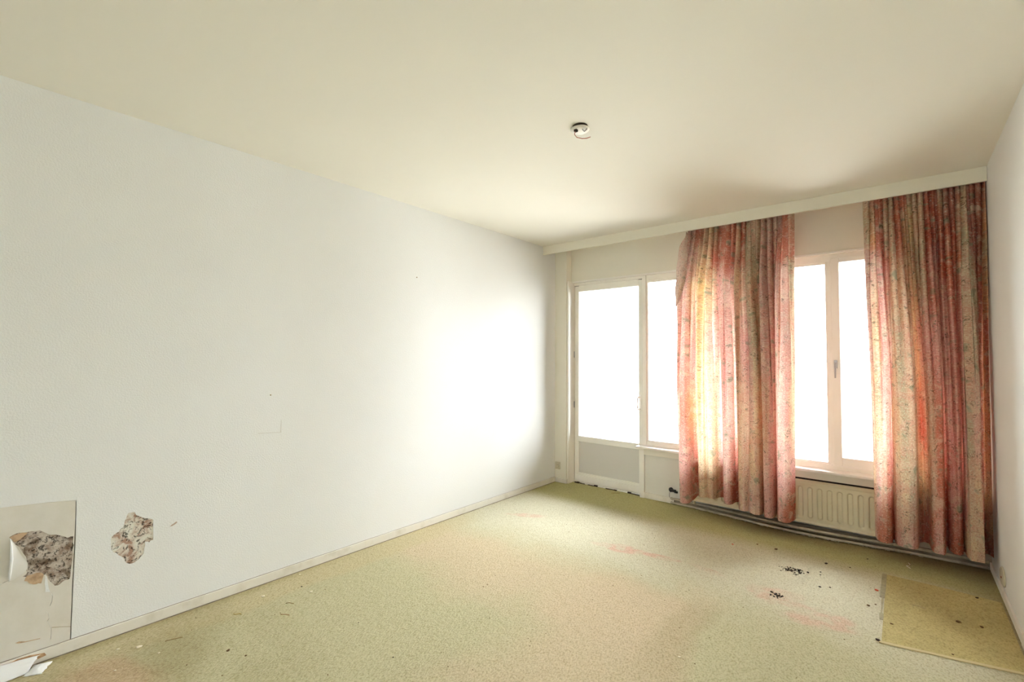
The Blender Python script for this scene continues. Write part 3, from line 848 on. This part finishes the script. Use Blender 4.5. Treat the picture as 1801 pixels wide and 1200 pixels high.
for i in range(60):
    x = random.uniform(1.5, 3.1)
    y = np.interp(x, [p[0] for p in pth], [p[1] for p in pth]) - 0.004
    l = random.uniform(0.004, 0.016)
    box(bm, x, x + l, y - 0.007, y + 0.004, 0.005, 0.009 + random.uniform(0, 0.003), 0.001)
o = from_bm('flaking_paint', bm, M_PIPE, hp)
o['kind'] = 'stuff'

# ---- sockets, plug
sk = empty('wall_socket', (0.045, 4.355, 0.185))
tag(sk, 'small beige wall socket low on the narrow pier left of the balcony door', 'socket')
boxes('back_plate', [(0.012, 0.074, 4.343, 4.3545, 0.146, 0.226)], M_SOCK, sk, 0.003)
bm = bmesh.new()
lathe(bm, [(0.021, -0.0), (0.021, -0.007), (0.017, -0.009), (0.015, -0.004)], (0.043, 4.343, 0.186), 'y', 20)
from_bm('socket_face', bm, M_SOCK, sk, True)

pg = empty('black_plug', (1.315, 4.43, 0.13))
tag(pg, 'black plug with a thin dark cable in the parapet wall beside the middle curtain', 'plug')
bm = bmesh.new()
lathe(bm, [(0.021, 0.0), (0.022, -0.010), (0.018, -0.016)], (1.292, 4.4295, 0.132), 'y', 18)
from_bm('plug_base', bm, M_PLUG, pg, True)
bm = bmesh.new()
box(bm, 1.283, 1.345, 4.398, 4.416, 0.118, 0.142, 0.005)
box(bm, 1.330, 1.362, 4.400, 4.414, 0.112, 0.130, 0.004)
from_bm('plug_body', bm, M_PLUG, pg)
bm = bmesh.new()
tube(bm, [(1.288, 4.412, 0.120), (1.283, 4.405, 0.095), (1.285, 4.402, 0.070), (1.295, 4.402, 0.055), (1.312, 4.403, 0.040)], 0.0018, 6)
from_bm('cable', bm, M_PLUG, pg, True)

ov = empty('oval_cover', (W, 3.97, 0.12))
tag(ov, 'oval beige cover plate low on the right wall near the window corner', 'cover plate')
bm = bmesh.new()
ring = []
for r, d in ((1.0, 0.0), (1.0, 0.005), (0.86, 0.009), (0.80, 0.006), (0.3, 0.0065)):
    ring.append([bm.verts.new((W - 0.0003 - d, 3.965 + 0.085 * r * math.cos(a), 0.118 + 0.052 * r * math.sin(a))) for a in [2 * math.pi * k / 32 for k in range(32)]])
for A, B_ in zip(ring, ring[1:]):
    for k in range(32):
        bm.faces.new((A[k], A[(k + 1) % 32], B_[(k + 1) % 32], B_[k]))
bm.faces.new(ring[0]); bm.faces.new(ring[-1])
from_bm('cover', bm, M_SOCK, ov, True)
bm = bmesh.new()
lathe(bm, [(0.006, 0.0), (0.006, -0.003), (0.003, -0.004)], (W - 0.0065, 3.985, 0.108), 'x', 12)
from_bm('screw', bm, M_WIRE, ov, True)

# ---- ceiling outlet with bare wires
ce = empty('ceiling_outlet', (1.725, 2.09, H))
tag(ce, 'round white ceiling outlet with a dark connector and bare looped wires', 'ceiling outlet')
bm = bmesh.new()
lathe(bm, [(0.040, 0.0), (0.040, -0.003), (0.034, -0.004)], (1.722, 2.078, H - 0.0003), 'z', 32)
from_bm('opening', bm, M_DARK, ce)
bm = bmesh.new()
lathe(bm, [(0.048, 0.0), (0.050, -0.004), (0.046, -0.009), (0.030, -0.012)], (1.712, 2.094, H - 0.0050), 'z', 32)
from_bm('ceiling_rose', bm, M_CAP, ce, True)
bm = bmesh.new()
tube(bm, [(1.735, 2.085, 2.596), (1.735, 2.083, 2.580), (1.742, 2.088, 2.570), (1.752, 2.095, 2.580), (1.75, 2.098, 2.596)], 0.0035, 8)
from_bm('hook', bm, M_STEEL, ce, True)
bm = bmesh.new()
box(bm, 1.694, 1.712, 2.060, 2.076, 2.572, 2.588, 0.003)
from_bm('connector', bm, M_CRUMB_D, ce)
bm = bmesh.new()
tube(bm, [(1.720, 2.08, 2.596), (1.708, 2.07, 2.588), (1.700, 2.064, 2.575), (1.700, 2.060, 2.555), (1.712, 2.064, 2.538), (1.735, 2.078, 2.530), (1.755, 2.090, 2.530), (1.772, 2.100, 2.536)], 0.0022, 8)
from_bm('wire', bm, M_WIRE, ce, True)

# ---- small nails / marks on the left wall
def nail(y, z, label, r=0.004):
    bm = bmesh.new()
    lathe(bm, [(r, 0.0), (r, 0.003), (r * 0.5, 0.0045)], (0.0, y, z), 'x', 10)
    o = from_bm('nail', bm, M_THREAD, None, True)
    tag(o, label, 'nail')
nail(2.386, 2.025, 'small nail high on the left wall, nearer the window')
nail(1.267, 1.140, 'small nail at mid height of the left wall, above the faint scratch', 0.0035)
o = sheet('scratch', [(1.196, 0.916), (1.20, 0.9135), (1.30, 0.9065), (1.332, 0.9045), (1.334, 0.98), (1.3355, 0.98), (1.336, 0.902), (1.30, 0.904), (1.20, 0.911)], [], 'x', 0.0, 0.0006, mat('scratch_grey', (0.66, 0.64, 0.61), 0.8), wl)
o = sheet('chip', jag([(0.768, 0.470), (0.780, 0.474), (0.800, 0.487), (0.796, 0.491), (0.778, 0.482)], 0.002, 2, 8), [], 'x', 0.0, 0.0006, mat('chip_brown', (0.50, 0.40, 0.33), 0.8), wl)

# ---- ochre carpet patch by the right wall
cp = empty('carpet_patch', (3.14, 3.45, 0.0))
tag(cp, 'rectangular ochre carpet patch on the floor by the right wall and window corner', 'carpet')
PZ = 0.0028
sheet('pile', [(2.899, 2.955), (3.150, 3.012), (W - 0.022, 3.075), (W - 0.022, 3.865), (3.15, 3.885), (2.899, 3.885)], [], 'z', 0.0002, PZ, M_CPATCH, cp)
sheet('seam_strip', jag([(2.890, 2.934), (3.150, 2.992), (W - 0.022, 3.056), (W - 0.022, 3.075), (3.15, 3.012), (2.890, 2.954)], 0.001, 4, 1), [], 'z', 0.0002, 0.005, M_SEAM, cp)
sheet('tape_residue', jag([(2.878, 3.50), (2.900, 3.50), (2.903, 3.885), (2.880, 3.885)], 0.0015, 4, 1), [], 'z', PZ - 0.001, PZ + 0.0008, M_TAPE, cp)
sheet('tape_residue', jag([(2.882, 3.20), (2.899, 3.20), (2.900, 3.275), (2.884, 3.285)], 0.002, 3, 2), [], 'z', PZ - 0.001, PZ + 0.0008, M_TAPE, cp)
sheet('tape_residue', jag([(2.887, 3.275), (2.893, 3.28), (2.895, 3.50), (2.886, 3.50)], 0.0012, 3, 2), [], 'z', PZ - 0.001, PZ + 0.0008, M_TAPE, cp)

# ---- torn wallpaper lying at the foot of the left wall
def crumple(name, quad, n, zf, seed, label, m=M_PAPERSCRAP):
    """quad: four corner points (3D); zf lifts and crinkles"""
    A, B_, C_, D_ = [np.array(q, float) for q in quad]
    S, T_ = np.meshgrid(np.linspace(0, 1, n), np.linspace(0, 1, n), indexing='ij')
    P = (A * ((1 - S) * (1 - T_))[..., None] + B_ * (S * (1 - T_))[..., None] + C_ * (S * T_)[..., None] + D_ * ((1 - S) * T_)[..., None])
    nz = fbm(S * 4, T_ * 4, seed)
    e = 0.010 * (fbm(S * 9, T_ * 9, seed + 2) - 0.5)
    P[..., 0] += e; P[..., 1] += e * 0.8
    P[..., 2] += zf(S, T_) + 0.006 * nz
    P[..., 2] = np.maximum(P[..., 2], 0.001)
    P[..., 0] = np.maximum(P[..., 0], 0.0135)
    o = grid_mesh(name, P[..., 0], P[..., 1], P[..., 2], m, None, True)
    mod = o.modifiers.new('thickness', 'SOLIDIFY'); mod.thickness = 0.0007; mod.offset = 1
    tag(o, label, 'paper')
    return o
crumple('paper_scrap', [(0.014, 0.10, 0.052), (0.014, 0.292, 0.036), (0.075, 0.255, 0.0), (0.085, 0.06, 0.0)], 20, lambda s, t: 0.012 * np.sin(np.pi * t), 3,
        'large torn strip of white wallpaper leaning on the left skirting at the lower left corner')
crumple('paper_scrap', [(0.090, 0.235, 0.0), (0.028, 0.275, 0.004), (0.040, 0.330, 0.0), (0.125, 0.290, 0.0)], 16, lambda s, t: 0.014 * np.sin(np.pi * s) * np.sin(np.pi * t), 9,
        'small pointed scrap of white wallpaper on the carpet below the leaning strip')

# ---- crumbs, flakes and threads on the carpet
def blob(x, y, r, flat, m, name, label, cat, z0=0.0, seed=0, group=None):
    rr = random.Random(seed * 13 + 5)
    bm = bmesh.new()
    bmesh.ops.create_icosphere(bm, subdivisions=2, radius=1.0)
    ax = rr.uniform(0.8, 1.5); an = rr.uniform(0, 3.14)
    for v in bm.verts:
        k = 1 + rr.uniform(-0.22, 0.22)
        px, py, pz = v.co.x * ax * k, v.co.y * k, v.co.z * k
        v.co = Vector((r * (px * math.cos(an) - py * math.sin(an)), r * (px * math.sin(an) + py * math.cos(an)), r * flat * pz + r * flat * 0.95))
    o = from_bm(name, bm, m, None, True)
    o.location = (x, y, z0)
    tag(o, label, cat, group)
    return o
D, Bn, Lf, Rf = M_CRUMB_D, M_CRUMB_B, M_CRUMB_L, M_CRUMB_R
crumbs = [
    (0.553, 0.870, 0.0085, Bn, 'crumb', 'larger brown crumb on the green carpet in the left foreground'),
    (0.657, 0.908, 0.0065, Bn, 'crumb', 'smaller brown crumb just right of the larger one in the left foreground'),
    (2.510, 3.586, 0.0110, D, 'crumb', 'single black crumb just right of the black ash heap'),
    (2.571, 3.648, 0.0070, D, 'crumb', 'small dark crumb on the shaded edge, upper of two right of the ash heap'),
    (2.576, 3.601, 0.0060, D, 'crumb', 'small dark crumb, lower of two right of the ash heap'),
    (2.583, 3.824, 0.0100, D, 'crumb', 'dark crumb behind the ash heap towards the radiator'),
    (2.594, 3.412, 0.0080, D, 'crumb', 'flat dark crumb in front of the ash heap, left of a pair'),
    (2.642, 3.444, 0.0065, D, 'crumb', 'small dark crumb in front of the ash heap, right of a pair'),
    (2.831, 3.333, 0.0100, Bn, 'crumb', 'brown crumb left of the ochre patch, left of a pair'),
    (2.862, 3.375, 0.0060, Bn, 'crumb', 'tiny brown crumb left of the ochre patch, right of a pair'),
    (2.885, 2.957, 0.0120, D, 'crumb', 'black elongated crumb at the near left corner of the ochre patch'),
    (2.712, 3.856, 0.0060, D, 'crumb', 'tiny dark crumb in the shade between the ash heap and the right curtain'),
    (2.794, 4.099, 0.0060, D, 'crumb', 'tiny dark crumb on the shaded carpet close to the pipes'),
    (2.276, 3.868, 0.0120, Bn, 'crumb', 'flat brown crumb on the shaded carpet below the middle curtain, right of two'),
    (2.150, 3.880, 0.0080, Bn, 'crumb', 'flat brown crumb on the shaded carpet below the middle curtain, left of two'),
    (1.182, 1.339, 0.0050, D, 'crumb', 'tiny dark crumb in the centre foreground on green carpet'),
    (0.811, 1.392, 0.0040, D, 'crumb', 'tiny dark crumb farther back on the green carpet near the left wall'),
    (0.215, 1.383, 0.0055, D, 'crumb', 'small dark crumb beside the pale flakes near the left skirting'),
]
for i, (x, y, r, m, nm, lb) in enumerate(crumbs):
    blob(x, y, r * 0.8, 0.4, m, nm, lb, 'crumb', seed=i)
for i, (x, y, r, m, lb) in enumerate([
    (2.934, 3.179, 0.0075, Bn, 'small brown crumb on the ochre patch near its left edge'),
    (3.204, 3.430, 0.0140, Bn, 'larger brown crumb in the middle of the ochre patch'),
    (3.292, 3.444, 0.0100, Bn, 'smaller brown crumb on the ochre patch toward the right wall'),
    (3.310, 3.845, 0.0090, D, 'dark crumb at the far edge of the ochre patch near the window corner'),
    (3.158, 3.040, 0.0060, Bn, 'small brown crumb on the near edge of the ochre patch')]):
    blob(x, y, r * 0.75, 0.4, m, 'crumb', lb, 'crumb', z0=PZ, seed=40 + i)
flakes = [
    (0.205, 0.608, 0.012, Lf, 'pale paint flake near the left skirting, in front of the torn hole'),
    (0.328, 0.656, 0.0045, Lf, 'tiny pale flake on the carpet left of the brown crumbs'),
    (0.160, 1.185, 0.010, Lf, 'pale curled flake on the beige strip along the left skirting'),
    (0.318, 1.389, 0.009, Lf, 'pale pinkish flake at the edge of the beige strip, farther back'),
    (0.150, 0.540, 0.006, Lf, 'tiny pale flake close to the left skirting near the fallen paper'),
    (0.331, 0.499, 0.005, Lf, 'pale flake on the brownish stain in the left foreground'),
    (0.050, 1.450, 0.006, Lf, 'pale chip of paint fallen against the left skirting'),
    (2.185, 2.195, 0.007, Lf, 'lone pale crumb in the near centre of the carpet'),
    (2.860, 3.585, 0.012, Rf, 'bright red fleck left of the ochre patch'),
    (2.010, 3.760, 0.008, Rf, 'small red fleck on the carpet in front of the middle curtain'),
]
for i, (x, y, r, m, lb) in enumerate(flakes):
    blob(x, y, r, 0.28, m, 'flake', lb, 'flake', seed=70 + i)
def thread(pts, r, m, label, cat='thread'):
    bm = bmesh.new()
    tube(bm, pts, r, 6)
    o = from_bm('thread', bm, m, None, True)
    tag(o, label, cat)
thread([(0.335, 1.235, 0.002), (0.350, 1.245, 0.006), (0.372, 1.262, 0.002)], 0.0018, M_THREAD, 'dark thread at the border of the beige strip, left foreground')
thread([(0.428, 1.165, 0.002), (0.450, 1.180, 0.004), (0.470, 1.192, 0.002)], 0.0018, mat('tan_thread', (0.42, 0.26, 0.13), 0.9), 'tan thread on green carpet beside the dark thread')
thread([(0.235, 1.005, 0.002), (0.258, 1.006, 0.008), (0.262, 1.025, 0.006), (0.270, 1.030, 0.002)], 0.0022, mat('yellow_curl', (0.55, 0.42, 0.14), 0.8), 'yellowish curled shaving on the beige strip near the left skirting')
thread([(0.245, 0.700, 0.002), (0.262, 0.730, 0.005), (0.270, 0.765, 0.002)], 0.0015, M_THREAD, 'thin dark thread on the carpet in front of the chipped wall hole')
thread([(0.70, 4.35, 0.0025), (0.735, 4.375, 0.006), (0.77, 4.40, 0.004)], 0.0018, M_THREAD, 'thin straw on the carpet in front of the balcony door')
thread([(3.01, 4.20, 0.002), (3.02, 4.16, 0.006), (3.00, 4.13, 0.004), (3.02, 4.10, 0.002)], 0.0025, M_CRUMB_L, 'pale crinkled thread on the dark carpet under the right curtain')
thread([(3.02, 3.50, PZ + 0.001), (3.045, 3.505, PZ + 0.004), (3.075, 3.49, PZ + 0.001)], 0.002, M_SEAM, 'pale sliver lying on the ochre patch')
def heap(cx, cy, n, sp, label, seed):
    rr = random.Random(seed)
    bm = bmesh.new()
    for i in range(n):
        x, y = cx + rr.gauss(0, sp), cy + rr.gauss(0, sp * 0.8)
        r = rr.uniform(0.0015, 0.007) * (1.2 if i < n / 4 else 0.8)
        q = bmesh.ops.create_icosphere(bm, subdivisions=1, radius=r)
        for v in q['verts']:
            v.co = Vector((x + v.co.x * rr.uniform(0.7, 1.5), y + v.co.y * rr.uniform(0.7, 1.4), max(0.0002, r * 0.5 + v.co.z * 0.6)))
    o = from_bm('ash_heap', bm, D)
    tag(o, label, 'ash', None, 'stuff')
heap(2.430, 3.560, 75, 0.028, 'scattered heap of black ash crumbs on the carpet in front of the radiator', 1)
heap(2.409, 3.121, 36, 0.020, 'small patch of dark ash crumbs on the pink carpet stain', 2)
# fine grit all over the floor
rr = random.Random(5)
bm = bmesh.new()
for i in range(230):
    x = rr.uniform(0.1, 3.3); y = rr.uniform(0.4, 4.2)
    if x > 2.87 and y > 2.92:
        continue
    r = rr.uniform(0.0012, 0.0032)
    q = bmesh.ops.create_icosphere(bm, subdivisions=1, radius=r)
    for v in q['verts']:
        v.co = Vector((x + v.co.x * rr.uniform(0.8, 1.8), y + v.co.y, max(0.0002, r * 0.4 + v.co.z * 0.5)))
o = from_bm('carpet_grit', bm, Bn)
tag(o, 'fine brown grit scattered over the whole carpet', 'grit', None, 'stuff')
